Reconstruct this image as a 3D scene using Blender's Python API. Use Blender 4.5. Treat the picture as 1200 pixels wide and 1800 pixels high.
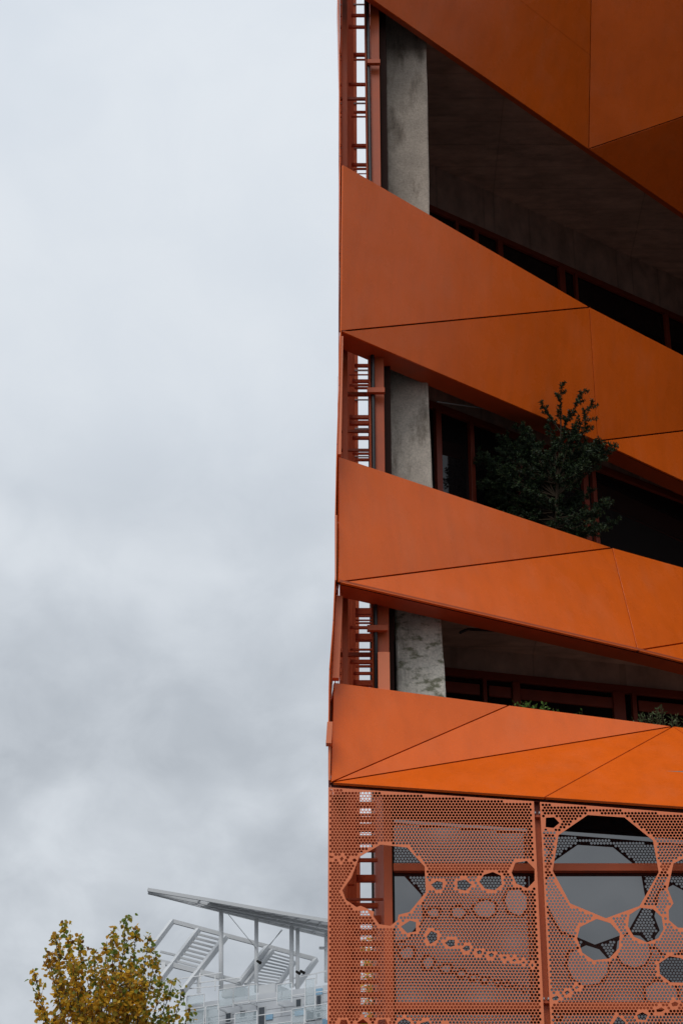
import bpy, bmesh, math, random
import numpy as np
from mathutils import Vector, Matrix, Euler
from mathutils.geometry import delaunay_2d_cdt, tessellate_polygon

for o in list(bpy.data.objects): bpy.data.objects.remove(o)
S = bpy.context.scene
COL = S.collection
R = math.radians
random.seed(7)

# ------------------------------------------------------------------ camera
PITCH = R(27.6); FPX = 3500.0; CAMZ = 1.6; CAMY = -20.0
cd = bpy.data.cameras.new('camera'); cam = bpy.data.objects.new('camera', cd); COL.objects.link(cam)
cam.location = (0, CAMY, CAMZ); cam.rotation_euler = (math.pi/2 + PITCH, 0, 0)
cd.sensor_fit = 'VERTICAL'; cd.sensor_height = 36; cd.sensor_width = 24; cd.lens = 70
cd.clip_start = 0.1; cd.clip_end = 6000
S.camera = cam
S.render.resolution_x = 682; S.render.resolution_y = 1024

# ------------------------------------------------------------------ sky and sun (overcast)
SUN_EL, SUN_AZ = 52.0, 205.0          # azimuth clockwise from +Y: behind the camera, a little left
W = bpy.data.worlds.new('World'); S.world = W; W.use_nodes = True
nt = W.node_tree; N = nt.nodes; L = nt.links; N.clear()
def wn(t, **k):
    n = N.new(t)
    for a, b in k.items(): setattr(n, a, b)
    return n
def wmath(op, a, b=None, clamp=False):
    n = wn('ShaderNodeMath', operation=op); n.use_clamp = clamp
    for i, v in enumerate((a, b)):
        if v is None: continue
        if isinstance(v, (int, float)): n.inputs[i].default_value = v
        else: L.new(v, n.inputs[i])
    return n.outputs[0]
wout = wn('ShaderNodeOutputWorld'); wbg = wn('ShaderNodeBackground'); wbg.inputs[1].default_value = 0.1
sky = wn('ShaderNodeTexSky', sky_type='NISHITA', sun_disc=False); sky.sun_elevation = R(SUN_EL); sky.sun_rotation = R(SUN_AZ)
tc = wn('ShaderNodeTexCoord'); sep = wn('ShaderNodeSeparateXYZ'); L.new(tc.outputs['Generated'], sep.inputs[0])
zc = wmath('MAXIMUM', sep.outputs[2], 0.0)
zden = wmath('ADD', zc, 0.55)
cx = wmath('DIVIDE', sep.outputs[0], zden); cy = wmath('DIVIDE', sep.outputs[1], zden)
comb = wn('ShaderNodeCombineXYZ'); L.new(cx, comb.inputs[0]); L.new(cy, comb.inputs[1])
def wnoise(scale, detail, rough, off, sx=1.0, sy=1.0):
    m = wn('ShaderNodeMapping'); m.inputs['Location'].default_value = off; m.inputs['Scale'].default_value = (sx, sy, 1)
    L.new(comb.outputs[0], m.inputs[0])
    n = wn('ShaderNodeTexNoise'); n.inputs['Scale'].default_value = scale; n.inputs['Detail'].default_value = detail
    n.inputs['Roughness'].default_value = rough; n.inputs['Distortion'].default_value = 0.35
    L.new(m.outputs[0], n.inputs[0]); return n.outputs[0]
n1 = wnoise(4.2, 3.5, 0.45, (3.1, 1.35, 0), 1.6, 1.6)
n2 = wnoise(12.0, 7, 0.58, (0.4, 5.2, 2.0), 1.6, 1.4)
def wramp(v, lo, hi):
    n = wn('ShaderNodeMapRange', interpolation_type='SMOOTHSTEP'); L.new(v, n.inputs[0])
    n.inputs[1].default_value = lo; n.inputs[2].default_value = hi; return n.outputs[0]
c1 = wramp(n1, 0.33, 0.67); c2 = wramp(n2, 0.3, 0.72)
cl = wmath('ADD', wmath('MULTIPLY', c1, 0.64), wmath('MULTIPLY', c2, 0.36))      # 0 dark .. 1 bright
# the cloud sheet is thinner and smoother higher up, more broken towards the horizon
brk = wn('ShaderNodeMapRange'); L.new(zc, brk.inputs[0])
brk.inputs[1].default_value = 0.34; brk.inputs[2].default_value = 0.52; brk.inputs[3].default_value = 0.35; brk.inputs[4].default_value = 0.06
dark = wmath('MULTIPLY', wmath('SUBTRACT', 1.0, cl), brk.outputs[0])
grad = wmath('MULTIPLY_ADD', zc, 0.36)
grad.node.inputs[2].default_value = 0.70
lum = wmath('MULTIPLY', wmath('SUBTRACT', 1.0, dark), grad)
lum = wmath('MULTIPLY', lum, 9.3)
tint = wn('ShaderNodeMix', data_type='RGBA'); L.new(cl, tint.inputs['Factor'])
tint.inputs['A'].default_value = (0.875, 0.945, 1.03, 1); tint.inputs['B'].default_value = (0.925, 0.98, 1.04, 1)
vm = wn('ShaderNodeVectorMath', operation='SCALE'); L.new(tint.outputs['Result'], vm.inputs[0]); L.new(lum, vm.inputs['Scale'])
wmix = wn('ShaderNodeMix', data_type='RGBA'); wmix.inputs['Factor'].default_value = 0.94
L.new(sky.outputs[0], wmix.inputs['A']); L.new(vm.outputs[0], wmix.inputs['B'])
L.new(wmix.outputs['Result'], wbg.inputs[0]); L.new(wbg.outputs[0], wout.inputs[0])

sd = bpy.data.lights.new('sun', 'SUN'); sun = bpy.data.objects.new('sun', sd); COL.objects.link(sun)
sd.energy = 1.4; sd.angle = R(35); sd.color = (1.0, 0.97, 0.92)
sun.rotation_euler = (R(90 - SUN_EL), 0, R(-SUN_AZ) + math.pi)
sun.location = (-10, -30, 50)

S.view_settings.view_transform = 'Standard'; S.view_settings.look = 'None'
S.view_settings.exposure = 0.0; S.view_settings.gamma = 1.0; S.view_settings.use_curve_mapping = False

# ------------------------------------------------------------------ measuring helpers
cT, sT = math.cos(PITCH), math.sin(PITCH)
def ray(px, py):
    u = (px - 600.0) / FPX; v = -(py - 900.0) / FPX
    return Vector((u, cT - v*sT, sT + v*cT))
def U(px, py, d):                       # photograph position + distance from the camera's upright plane -> place
    r = ray(px, py); t = d / r.y
    return Vector((r.x*t, CAMY + d, CAMZ + r.z*t))
def UH(px, h):                          # unused axis helper for heights
    return h + CAMZ
def on_wall(px, py, A, B):              # where the sight line meets the upright plane through plan points A, B
    r = ray(px, py); n = Vector((-(B[1]-A[1]), B[0]-A[0], 0))
    O = Vector((0, CAMY, CAMZ)); t = (Vector((A[0], A[1], 0)) - O).dot(n) / r.dot(n)
    return O + r*t

# ------------------------------------------------------------------ materials
MATS = {}
def mat(name, col, rough=0.5, spec=0.5, metal=0.0, var=0.0, vscale=3.0, bump=0.0, bscale=40.0, ior=None, extra=None, stretch=(1,1,1)):
    m = bpy.data.materials.new(name); m.use_nodes = True; t = m.node_tree; b = t.nodes['Principled BSDF']
    b.inputs['Base Color'].default_value = (*col, 1); b.inputs['Roughness'].default_value = rough
    b.inputs['Metallic'].default_value = metal; b.inputs['Specular IOR Level'].default_value = spec
    if ior: b.inputs['IOR'].default_value = ior
    tcn = t.nodes.new('ShaderNodeTexCoord'); mp = t.nodes.new('ShaderNodeMapping'); mp.inputs['Scale'].default_value = stretch
    t.links.new(tcn.outputs['Object'], mp.inputs[0])
    if var > 0:
        n = t.nodes.new('ShaderNodeTexNoise'); n.inputs['Scale'].default_value = vscale; n.inputs['Detail'].default_value = 6; n.inputs['Roughness'].default_value = 0.62
        t.links.new(mp.outputs[0], n.inputs[0])
        r = t.nodes.new('ShaderNodeMapRange'); r.inputs[1].default_value = 0.3; r.inputs[2].default_value = 0.7
        r.inputs[3].default_value = 1 - var; r.inputs[4].default_value = 1 + var; t.links.new(n.outputs[0], r.inputs[0])
        mx = t.nodes.new('ShaderNodeVectorMath'); mx.operation = 'SCALE'; mx.inputs[0].default_value = col
        t.links.new(r.outputs[0], mx.inputs['Scale']); t.links.new(mx.outputs[0], b.inputs['Base Color'])
        r2 = t.nodes.new('ShaderNodeMapRange'); r2.inputs[3].default_value = max(0.02, rough - 0.08); r2.inputs[4].default_value = min(1, rough + 0.1)
        t.links.new(n.outputs[0], r2.inputs[0]); t.links.new(r2.outputs[0], b.inputs['Roughness'])
    if bump > 0:
        n = t.nodes.new('ShaderNodeTexNoise'); n.inputs['Scale'].default_value = bscale; n.inputs['Detail'].default_value = 4
        t.links.new(mp.outputs[0], n.inputs[0])
        bp = t.nodes.new('ShaderNodeBump'); bp.inputs['Strength'].default_value = bump; bp.inputs['Distance'].default_value = 0.02
        t.links.new(n.outputs[0], bp.inputs['Height']); t.links.new(bp.outputs[0], b.inputs['Normal'])
    MATS[name] = m; return m

ORANGE = (0.73, 0.119, 0.009)
def painted_metal(name, col, rough, spec):
    m = bpy.data.materials.new(name); m.use_nodes = True; t = m.node_tree; b = t.nodes['Principled BSDF']; nd = t.nodes.new; lk = t.links.new
    b.inputs['Specular IOR Level'].default_value = spec
    tcn = nd('ShaderNodeTexCoord'); inf = nd('ShaderNodeObjectInfo')
    def noise(sc, det, st=(1,1,1)):
        mp = nd('ShaderNodeMapping'); mp.inputs['Scale'].default_value = st; lk(tcn.outputs['Object'], mp.inputs[0])
        n = nd('ShaderNodeTexNoise'); n.inputs['Scale'].default_value = sc; n.inputs['Detail'].default_value = det; n.inputs['Roughness'].default_value = 0.6; lk(mp.outputs[0], n.inputs[0]); return n.outputs[0]
    def rng_(v, a, b_, c, d):
        x = nd('ShaderNodeMapRange'); x.inputs[1].default_value = a; x.inputs[2].default_value = b_; x.inputs[3].default_value = c; x.inputs[4].default_value = d; lk(v, x.inputs[0]); return x.outputs[0]
    def mul(a, b_):
        x = nd('ShaderNodeMath'); x.operation = 'MULTIPLY'; lk(a, x.inputs[0]); lk(b_, x.inputs[1]); return x.outputs[0]
    cloud = rng_(noise(0.9, 4), 0.3, 0.7, 0.93, 1.06)
    streak = rng_(noise(7.0, 5, (1, 1, 0.10)), 0.45, 0.8, 1.0, 0.89)          # rain streaks
    grit = rng_(noise(75, 3), 0.30, 0.70, 0.955, 1.045)
    per = rng_(inf.outputs['Random'], 0, 1, 0.965, 1.035)                        # paint batches
    f = mul(mul(cloud, streak), mul(grit, per))
    sc = nd('ShaderNodeVectorMath'); sc.operation = 'SCALE'; sc.inputs[0].default_value = col; lk(f, sc.inputs['Scale'])
    dust = rng_(noise(2.3, 7, (1, 1, 0.5)), 0.50, 0.85, 0.0, 0.07)
    mx = nd('ShaderNodeMix'); mx.data_type = 'RGBA'; lk(dust, mx.inputs['Factor']); lk(sc.outputs[0], mx.inputs['A']); mx.inputs['B'].default_value = (0.55, 0.40, 0.28, 1)
    lk(mx.outputs['Result'], b.inputs['Base Color'])
    lk(rng_(noise(3.0, 6), 0.3, 0.7, rough-0.05, rough+0.09), b.inputs['Roughness'])
    bp = nd('ShaderNodeBump'); bp.inputs['Strength'].default_value = 0.22; bp.inputs['Distance'].default_value = 0.03; lk(noise(1.5, 1.5), bp.inputs['Height']); lk(bp.outputs[0], b.inputs['Normal'])
    MATS[name] = m
painted_metal('orange_panel', ORANGE, 0.25, 0.27)
mat('orange_sheet', (0.75, 0.195, 0.075), 0.45, 0.5, var=0.05, vscale=2.0)
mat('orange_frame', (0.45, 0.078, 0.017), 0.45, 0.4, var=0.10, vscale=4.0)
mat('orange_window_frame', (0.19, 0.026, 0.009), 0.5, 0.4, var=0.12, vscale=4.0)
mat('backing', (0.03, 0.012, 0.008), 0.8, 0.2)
mat('black_pipe', (0.015, 0.016, 0.018), 0.35, 0.5)
mat('dark_rubber', (0.012, 0.011, 0.010), 0.8, 0.2)
mat('grey_steel', (0.42, 0.45, 0.46), 0.5, 0.5)
sm = mat('soffit_concrete', (0.46, 0.31, 0.25), 0.85, 0.2, var=0.30, vscale=2.2, bump=0.4, bscale=9, stretch=(1, 2.5, 1))
_t = sm.node_tree; _b = _t.nodes['Principled BSDF']; _src = _b.inputs['Base Color'].links[0].from_socket
_br = _t.nodes.new('ShaderNodeTexBrick'); _br.inputs['Scale'].default_value = 1.0; _br.offset = 0.0; _br.inputs['Brick Width'].default_value = 2.4; _br.inputs['Row Height'].default_value = 0.55; _br.inputs['Mortar Size'].default_value = 0.012
_br.inputs['Color1'].default_value = (1, 1, 1, 1); _br.inputs['Color2'].default_value = (0.80, 0.79, 0.78, 1); _br.inputs['Mortar'].default_value = (0.45, 0.43, 0.42, 1)
_tc = _t.nodes.new('ShaderNodeTexCoord'); _t.links.new(_tc.outputs['Object'], _br.inputs[0])
_mx = _t.nodes.new('ShaderNodeMix'); _mx.data_type = 'RGBA'; _mx.blend_type = 'MULTIPLY'; _mx.inputs['Factor'].default_value = 0.42
_t.links.new(_src, _mx.inputs['A']); _t.links.new(_br.outputs['Color'], _mx.inputs['B']); _t.links.new(_mx.outputs['Result'], _b.inputs['Base Color'])
mat('asphalt', (0.05, 0.05, 0.052), 0.9, 0.3, var=0.2, vscale=0.6)
mat('paving', (0.20, 0.195, 0.185), 0.85, 0.3, var=0.15, vscale=0.8)
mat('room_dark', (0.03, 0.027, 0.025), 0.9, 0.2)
mat('soil', (0.035, 0.025, 0.018), 0.95, 0.1)
mat('bark', (0.10, 0.085, 0.065), 0.9, 0.2, var=0.25, vscale=14, bump=0.4, bscale=30)
mat('twig', (0.05, 0.035, 0.022), 0.9, 0.2)

def concrete(name, base, moss):
    m = bpy.data.materials.new(name); m.use_nodes = True; t = m.node_tree; b = t.nodes['Principled BSDF']; nd = t.nodes.new; lk = t.links.new
    b.inputs['Roughness'].default_value = 0.88; b.inputs['Specular IOR Level'].default_value = 0.25
    tcn = nd('ShaderNodeTexCoord')
    def noise(sc, det, st=(1,1,1), off=(0,0,0)):
        mp = nd('ShaderNodeMapping'); mp.inputs['Scale'].default_value = st; mp.inputs['Location'].default_value = off
        lk(tcn.outputs['Object'], mp.inputs[0]); n = nd('ShaderNodeTexNoise'); n.inputs['Scale'].default_value = sc; n.inputs['Detail'].default_value = det; n.inputs['Roughness'].default_value = 0.65
        lk(mp.outputs[0], n.inputs[0]); return n.outputs[0]
    def ramp(v, stops):
        r = nd('ShaderNodeValToRGB'); e = r.color_ramp.elements
        e[0].position, e[0].color = stops[0][0], (*stops[0][1], 1); e[1].position, e[1].color = stops[1][0], (*stops[1][1], 1)
        for p, c in stops[2:]:
            x = e.new(p); x.color = (*c, 1)
        lk(v, r.inputs[0]); return r.outputs[0]
    def mix(f, a, bb, mode='MIX'):
        x = nd('ShaderNodeMix'); x.data_type = 'RGBA'; x.blend_type = mode
        if isinstance(f, float): x.inputs['Factor'].default_value = f
        else: lk(f, x.inputs['Factor'])
        lk(a, x.inputs['A']); lk(bb, x.inputs['B']); return x.outputs['Result']
    k = base
    c = ramp(noise(2.2, 8), [(0.28, tuple(v*0.72 for v in k)), (0.72, tuple(v*1.18 for v in k))])
    stain = ramp(noise(4.0, 7, (1.0, 1.0, 0.30), (4, 1, 2)), [(0.50, (1,1,1)), (0.68, (0.30, 0.27, 0.24))])
    c = mix(0.9, c, stain, 'MULTIPLY')
    fine = ramp(noise(38, 5), [(0.36, (0.72,)*3), (0.6, (1.06,)*3)])
    c = mix(0.75, c, fine, 'MULTIPLY')
    if moss:
        ms = ramp(noise(4.6, 8, (1, 1, 1.8), (1, 0, 3)), [(0.50, (0,0,0)), (0.60, (1,1,1))])
        g = nd('ShaderNodeRGB'); g.outputs[0].default_value = (0.075, 0.085, 0.022, 1)
        sc = nd('ShaderNodeMath'); sc.operation = 'MULTIPLY'; sc.inputs[1].default_value = 0.75; lk(ms, sc.inputs[0])
        c = mix(sc.outputs[0], c, g.outputs[0])
    lk(c, b.inputs['Base Color'])
    bp = nd('ShaderNodeBump'); bp.inputs['Strength'].default_value = 0.35; bp.inputs['Distance'].default_value = 0.02
    lk(noise(16, 7), bp.inputs['Height']); lk(bp.outputs[0], b.inputs['Normal'])
    MATS[name] = m
concrete('concrete', (0.58, 0.50, 0.42), False); concrete('dark_concrete', (0.47, 0.39, 0.32), False)
concrete('mossy_concrete', (0.70, 0.66, 0.57), True)

def glass(name, tintc, ior, rough=0.02):
    m = mat(name, tintc, rough, 0.5, ior=ior); return m
glass('window_glass', (0.012, 0.013, 0.015), 2.6)
glass('dark_glass', (0.010, 0.008, 0.008), 1.42)

def leafmat(name, col, trans=0.5):
    m = bpy.data.materials.new(name); m.use_nodes = True; t = m.node_tree; b = t.nodes['Principled BSDF']
    b.inputs['Base Color'].default_value = (*col, 1); b.inputs['Roughness'].default_value = 0.55; b.inputs['Specular IOR Level'].default_value = 0.3
    tr = t.nodes.new('ShaderNodeBsdfTranslucent'); tr.inputs[0].default_value = (*col, 1)
    mx = t.nodes.new('ShaderNodeMixShader'); mx.inputs[0].default_value = trans
    t.links.new(b.outputs[0], mx.inputs[1]); t.links.new(tr.outputs[0], mx.inputs[2]); t.links.new(mx.outputs[0], t.nodes['Material Output'].inputs[0])
    MATS[name] = m; return m
leafmat('leaf_ochre', (0.62, 0.33, 0.035)); leafmat('leaf_yellow', (0.82, 0.50, 0.04)); leafmat('leaf_olive', (0.42, 0.34, 0.05))
leafmat('leaf_green', (0.20, 0.27, 0.05)); leafmat('leaf_brown', (0.22, 0.11, 0.025))
leafmat('yew_needle', (0.020, 0.036, 0.017), 0.08); leafmat('yew_tip', (0.048, 0.075, 0.025), 0.1)
leafmat('shrub_leaf', (0.13, 0.24, 0.045), 0.25); leafmat('bamboo_leaf', (0.11, 0.15, 0.06), 0.25)

# ------------------------------------------------------------------ object helpers
def empty(name, loc, label=None, cat=None, group=None):
    o = bpy.data.objects.new(name, None); COL.objects.link(o); o.location = loc; o.empty_display_size = 0.3
    if label: o['label'] = label
    if cat: o['category'] = cat
    if group: o['group'] = group
    return o
def link(o, parent):
    COL.objects.link(o)
    if parent is not None:
        o.parent = parent
        if parent.type == 'EMPTY': o.matrix_parent_inverse = Matrix.Translation(-Vector(parent.location))
    return o
def mesh(name, verts, faces, m, parent=None, smooth=False, mats=None, idx=None):
    me = bpy.data.meshes.new(name); me.from_pydata([tuple(v) for v in verts], [], faces)
    if mats:
        for x in mats: me.materials.append(MATS[x])
        if idx is not None: me.polygons.foreach_set('material_index', idx)
    else: me.materials.append(MATS[m])
    if smooth: me.polygons.foreach_set('use_smooth', [True]*len(me.polygons))
    me.update()
    return link(bpy.data.objects.new(name, me), parent)
def group_part(name, parent):           # a part that only holds sub-parts
    o = bpy.data.objects.new(name, None); COL.objects.link(o); o.parent = parent; o.empty_display_size = 0.2
    o.matrix_parent_inverse = Matrix.Translation(-Vector(parent.location)); return o
def bm_obj(name, bm, m, parent=None, bevel=0.0, smooth=False):
    if bevel > 0:
        bmesh.ops.bevel(bm, geom=list(bm.edges), offset=bevel, segments=1, affect='EDGES', clamp_overlap=True)
    bmesh.ops.recalc_face_normals(bm, faces=bm.faces)
    me = bpy.data.meshes.new(name); bm.to_mesh(me); bm.free(); me.materials.append(MATS[m])
    if smooth: me.polygons.foreach_set('use_smooth', [True]*len(me.polygons))
    return link(bpy.data.objects.new(name, me), parent)
def add_prism(bm, pts, off):            # polygon pts pushed along off
    a = [bm.verts.new(p) for p in pts]; b = [bm.verts.new(Vector(p) + Vector(off)) for p in pts]; n = len(pts)
    if n > 4:
        tris = tessellate_polygon([[Vector(p) for p in pts]])
        for i, j, k in tris: bm.faces.new((a[i], a[j], a[k])); bm.faces.new((b[k], b[j], b[i]))
    else:
        bm.faces.new(a); bm.faces.new(b[::-1])
    for i in range(n):
        j = (i+1) % n; bm.faces.new((a[j], a[i], b[i], b[j]))
def add_box(bm, x0, x1, y0, y1, z0, z1):
    add_prism(bm, [(x0,y0,z0), (x1,y0,z0), (x1,y1,z0), (x0,y1,z0)], (0, 0, z1-z0))
def box(name, x0, x1, y0, y1, z0, z1, m, parent=None, bevel=0.0):
    bm = bmesh.new(); add_box(bm, x0, x1, y0, y1, z0, z1); return bm_obj(name, bm, m, parent, bevel)
def add_tube(bm, pts, radii, seg=8):
    rings = []
    for i, p in enumerate(pts):
        p = Vector(p); t = (Vector(pts[min(i+1, len(pts)-1)]) - Vector(pts[max(i-1, 0)])).normalized()
        u = t.cross(Vector((0.13, 1, 0.31))).normalized(); v = t.cross(u)
        r = radii[i] if hasattr(radii, '__len__') else radii
        rings.append([bm.verts.new(p + (u*math.cos(2*math.pi*k/seg) + v*math.sin(2*math.pi*k/seg))*r) for k in range(seg)])
    for a, b in zip(rings, rings[1:]):
        for k in range(seg): bm.faces.new((a[k], a[(k+1)%seg], b[(k+1)%seg], b[k]))
    bm.faces.new(rings[0][::-1]); bm.faces.new(rings[-1])
def tube(name, pts, r, m, parent=None, seg=10, smooth=True):
    bm = bmesh.new(); add_tube(bm, pts, r, seg); return bm_obj(name, bm, m, parent, smooth=smooth)
def beam(name, A, B, w, h, m, parent=None, bevel=0.0):     # box beam between two points
    A = Vector(A); B = Vector(B); t = (B-A).normalized(); up = Vector((0,0,1)) if abs(t.z) < 0.9 else Vector((0,1,0))
    s = t.cross(up).normalized(); u = s.cross(t)
    bm = bmesh.new(); add_prism(bm, [A+s*w/2+u*h/2, A-s*w/2+u*h/2, A-s*w/2-u*h/2, A+s*w/2-u*h/2], B-A)
    return bm_obj(name, bm, m, parent, bevel)
def inset(pts, d):                      # pull each edge of a near-flat polygon inwards by its own distance
    pts = [Vector(p) for p in pts]; n = len(pts); nor = Vector((0,0,0))
    for i in range(n): nor += (pts[i]-pts[0]).cross(pts[(i+1)%n]-pts[0])
    nor.normalize(); out = []
    for i in range(n):
        p, q, r = pts[i-1], pts[i], pts[(i+1)%n]
        e1 = (q-p).normalized(); e2 = (r-q).normalized(); n1 = nor.cross(e1); n2 = nor.cross(e2)
        d1, d2 = d[i-1], d[i]; c = n1.dot(n2); den = 1 - c*c
        if den < 1e-6: out.append(q + n1*d1); continue
        a = (d1 - d2*c)/den; b = (d2 - d1*c)/den
        out.append(q + n1*a + n2*b)
    return out, nor
def panel(name, pts, d, m, parent, thick=0.03, bevel=0.0015):
    ip, nor = inset(pts, d)
    if nor.y > 0: nor = -nor
    bm = bmesh.new(); add_prism(bm, ip, -nor*thick)
    return bm_obj(name, bm, m, parent, bevel)

# ------------------------------------------------------------------ ground
def ground():
    n = 3000
    g = mesh('ground', [(-n,-n,0), (n,-n,0), (n,n,0), (-n,n,0)], [(0,1,2,3)], 'asphalt'); g['kind'] = 'structure'
    p = box('pavement', -3.2, 14, -4.0, 13, -0.05, 0.13, 'paving'); p['kind'] = 'structure'
ground()

# ------------------------------------------------------------------ the orange building
B = empty('office_building', (3.5, 4.5, 0.13), 'orange faceted office building with hollowed corner, folded balcony bands and perforated screens', 'building')

# balcony bands: upper and lower corner points (photo x, photo y, distance)
def P(l): return [U(*p) for p in l]
T4 = P([(587,1200,20.42), (893,1240,20.98), (1182,1277,21.36), (1500,1315,21.9)])
B4 = P([(582,1375,20.0), (957,1401,20.0), (1418,1433,20.0), (1620,1447,20.0)])
T3 = P([(595,803,20.28), (1075,963,22.5), (1500,1082,24.4), (1750,1152,25.5)])
B3 = P([(596,1023,20.0), (1120,1143,21.9), (1600,1263,24.0)])
T2 = P([(603,290,19.78), (1035,540,22.75), (1408,732,25.5), (1700,875,28.2)])
B2 = P([(600,582,20.05), (1050,775,23.15), (1500,985,26.0)])
T1 = P([(599,-480,19.9), (1043,-330,21.2), (1500,102,24.2)])
B1 = P([(599,-40,20.0), (1034,262,23.6), (1500,583,28.3)])
_n = (T1[1]-B1[1]).cross(B1[0]-B1[1]); _r = ray(599,-480); _o = Vector((0, CAMY, CAMZ))
T1[0] = _o + _r*((B1[1]-_o).dot(_n)/_r.dot(_n))          # keep the big left panel flat

G1, G2 = 0.0095, 0.0065                 # joint half widths
def band(name, label, tris, soff, ret):
    b = group_part(name, B)
    if label: b['label'] = label
    for pts, d in tris:
        panel('facet_panel', pts, d, 'orange_panel', b)
    # dark backing sheet a hand's width behind the joints
    vs, ns, fs, ids = [], [], [], {}
    for pts, d in tris:
        _, nor = inset(pts, [0.0]*len(pts))
        if nor.y > 0: nor = -nor
        f = []
        for p in pts:
            k = tuple(round(c, 4) for c in p)
            if k not in ids: ids[k] = len(vs); vs.append(Vector(p)); ns.append(Vector((0,0,0)))
            ns[ids[k]] += nor; f.append(ids[k])
        fs.append(tuple(f))
    vs = [p - q.normalized()*0.045 for p, q in zip(vs, ns)]
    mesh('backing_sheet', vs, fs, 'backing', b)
    if soff:                            # folded return under the band
        for i in range(len(soff)-1):
            p, q = soff[i], soff[i+1]
            off = Vector((0.02, ret, 0.03))
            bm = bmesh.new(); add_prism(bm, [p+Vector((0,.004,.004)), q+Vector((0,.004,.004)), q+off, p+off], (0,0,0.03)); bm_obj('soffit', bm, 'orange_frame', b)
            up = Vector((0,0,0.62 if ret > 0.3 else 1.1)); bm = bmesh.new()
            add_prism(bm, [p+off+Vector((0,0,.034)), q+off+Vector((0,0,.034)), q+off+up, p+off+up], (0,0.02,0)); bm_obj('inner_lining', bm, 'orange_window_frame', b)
    return b

ml = T1[0].lerp(B1[0], 0.53); mr = T1[1].lerp(B1[1], 0.72)
band('balcony_band', 'topmost orange band, leaning outwards over the recess', [
    ([ml, B1[0], B1[1], mr], [0, 0, G2, 0.0012]), ([T1[0], ml, mr, T1[1]], [0, 0.0012, G2, 0]),
    ([T1[1], B1[1], T1[2]], [G2, G1, 0]), ([T1[2], B1[1], B1[2]], [G1, 0, 0])], B1, 0.17)
band('balcony_band', 'large orange band below the widest dark opening', [
    ([T2[0], B2[0], T2[1]], [0, G1, 0]), ([T2[1], B2[0], B2[1]], [G1, 0, G2]),
    ([T2[1], B2[1], T2[2]], [G2, G1, 0]), ([T2[2], B2[1], B2[2]], [G1, 0, G2]), ([T2[2], B2[2], T2[3]], [G2, 0, 0])], B2, 0.46)
band('balcony_band', 'orange band with the dark conifer rising behind it', [
    ([T3[0], B3[0], T3[1]], [0, G1, 0]), ([T3[1], B3[0], B3[1]], [G1, 0, G2]),
    ([T3[1], B3[1], T3[2]], [G2, G1, 0]), ([T3[2], B3[1], B3[2]], [G1, 0, G2]), ([T3[2], B3[2], T3[3]], [G2, 0, 0])], B3, 0.46)
band('balcony_band', 'lowest bright orange band above the perforated screens', [
    ([T4[0], B4[0], T4[1]], [0, G2, 0]), ([T4[1], B4[0], T4[2]], [G2, G1, 0]),
    ([T4[2], B4[0], B4[1]], [G1, 0, G2]), ([T4[2], B4[1], B4[2]], [G2, 0, G2]),
    ([T4[2], B4[2], T4[3]], [G2, G2, 0]), ([T4[3], B4[2], B4[3]], [G2, 0, 0])], None, 0)

# plain wall above the frame, up to the roof
zr = 33.0
uf = group_part('upper_facade', B)
top = [Vector((p.x, 0.0 if i == 0 else -0.02*i, zr)) for i, p in enumerate(T1)]
for i in range(2):
    panel('facet_panel', [T1[i], T1[i+1], top[i+1], top[i]], [0,0,0,0], 'orange_panel', uf)

# storey slabs between the bands
def slab(name, line, zc, zf, off):
    pts = [Vector((0.46, max(line[0].y, 0) + off + 0.25, zc))]
    for p in line:
        if p.x > 0.5: pts.append(Vector((p.x, p.y + off, zc)))
    last = pts[-1]
    pts += [Vector((max(9.2, last.x+.2), last.y, zc)), Vector((max(9.2, last.x+.2), 9.4, zc)), Vector((0.46, 9.4, zc))]
    bm = bmesh.new(); add_prism(bm, pts, (0, 0, zf - zc)); return bm_obj(name, bm, 'soffit_concrete', B)
H = lambda h: h + CAMZ
slab('floor_slab', B1, H(19.1), H(19.9), 0.22)
slab('floor_slab', B2, H(13.5), H(14.2), 0.50)
slab('floor_slab', B3, H(10.0), H(10.4), 0.50)
slab('floor_slab', [Vector((p.x, 0.56, 0)) for p in B4[:3]], H(7.36), H(7.56), 0.0)
for i, z in enumerate((zr,)):
    box('roof_slab', 0.46, 9.2, 0.3, 9.4, z-0.3, z-0.02, 'soffit_concrete', B)
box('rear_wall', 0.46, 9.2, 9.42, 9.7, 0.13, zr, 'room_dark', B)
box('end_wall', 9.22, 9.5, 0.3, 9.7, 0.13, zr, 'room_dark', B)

# side wall of the inner building beside the open slot
def inner_side():
    w = group_part('slot_wall', B)
    zs = [0.13, 5.2, 8.72, 12.0, 15.9, 20.3, 25.0, zr]
    for i in range(len(zs)-1):
        box('wall_panel', 0.455, 0.50, 0.80, 7.0, zs[i]+0.008, zs[i+1]-0.008, 'orange_frame', w, 0.004)
    box('wall_core', 0.52, 0.60, 0.95, 7.0, 0.2, zr-0.4, 'backing', w)
inner_side()
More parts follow.
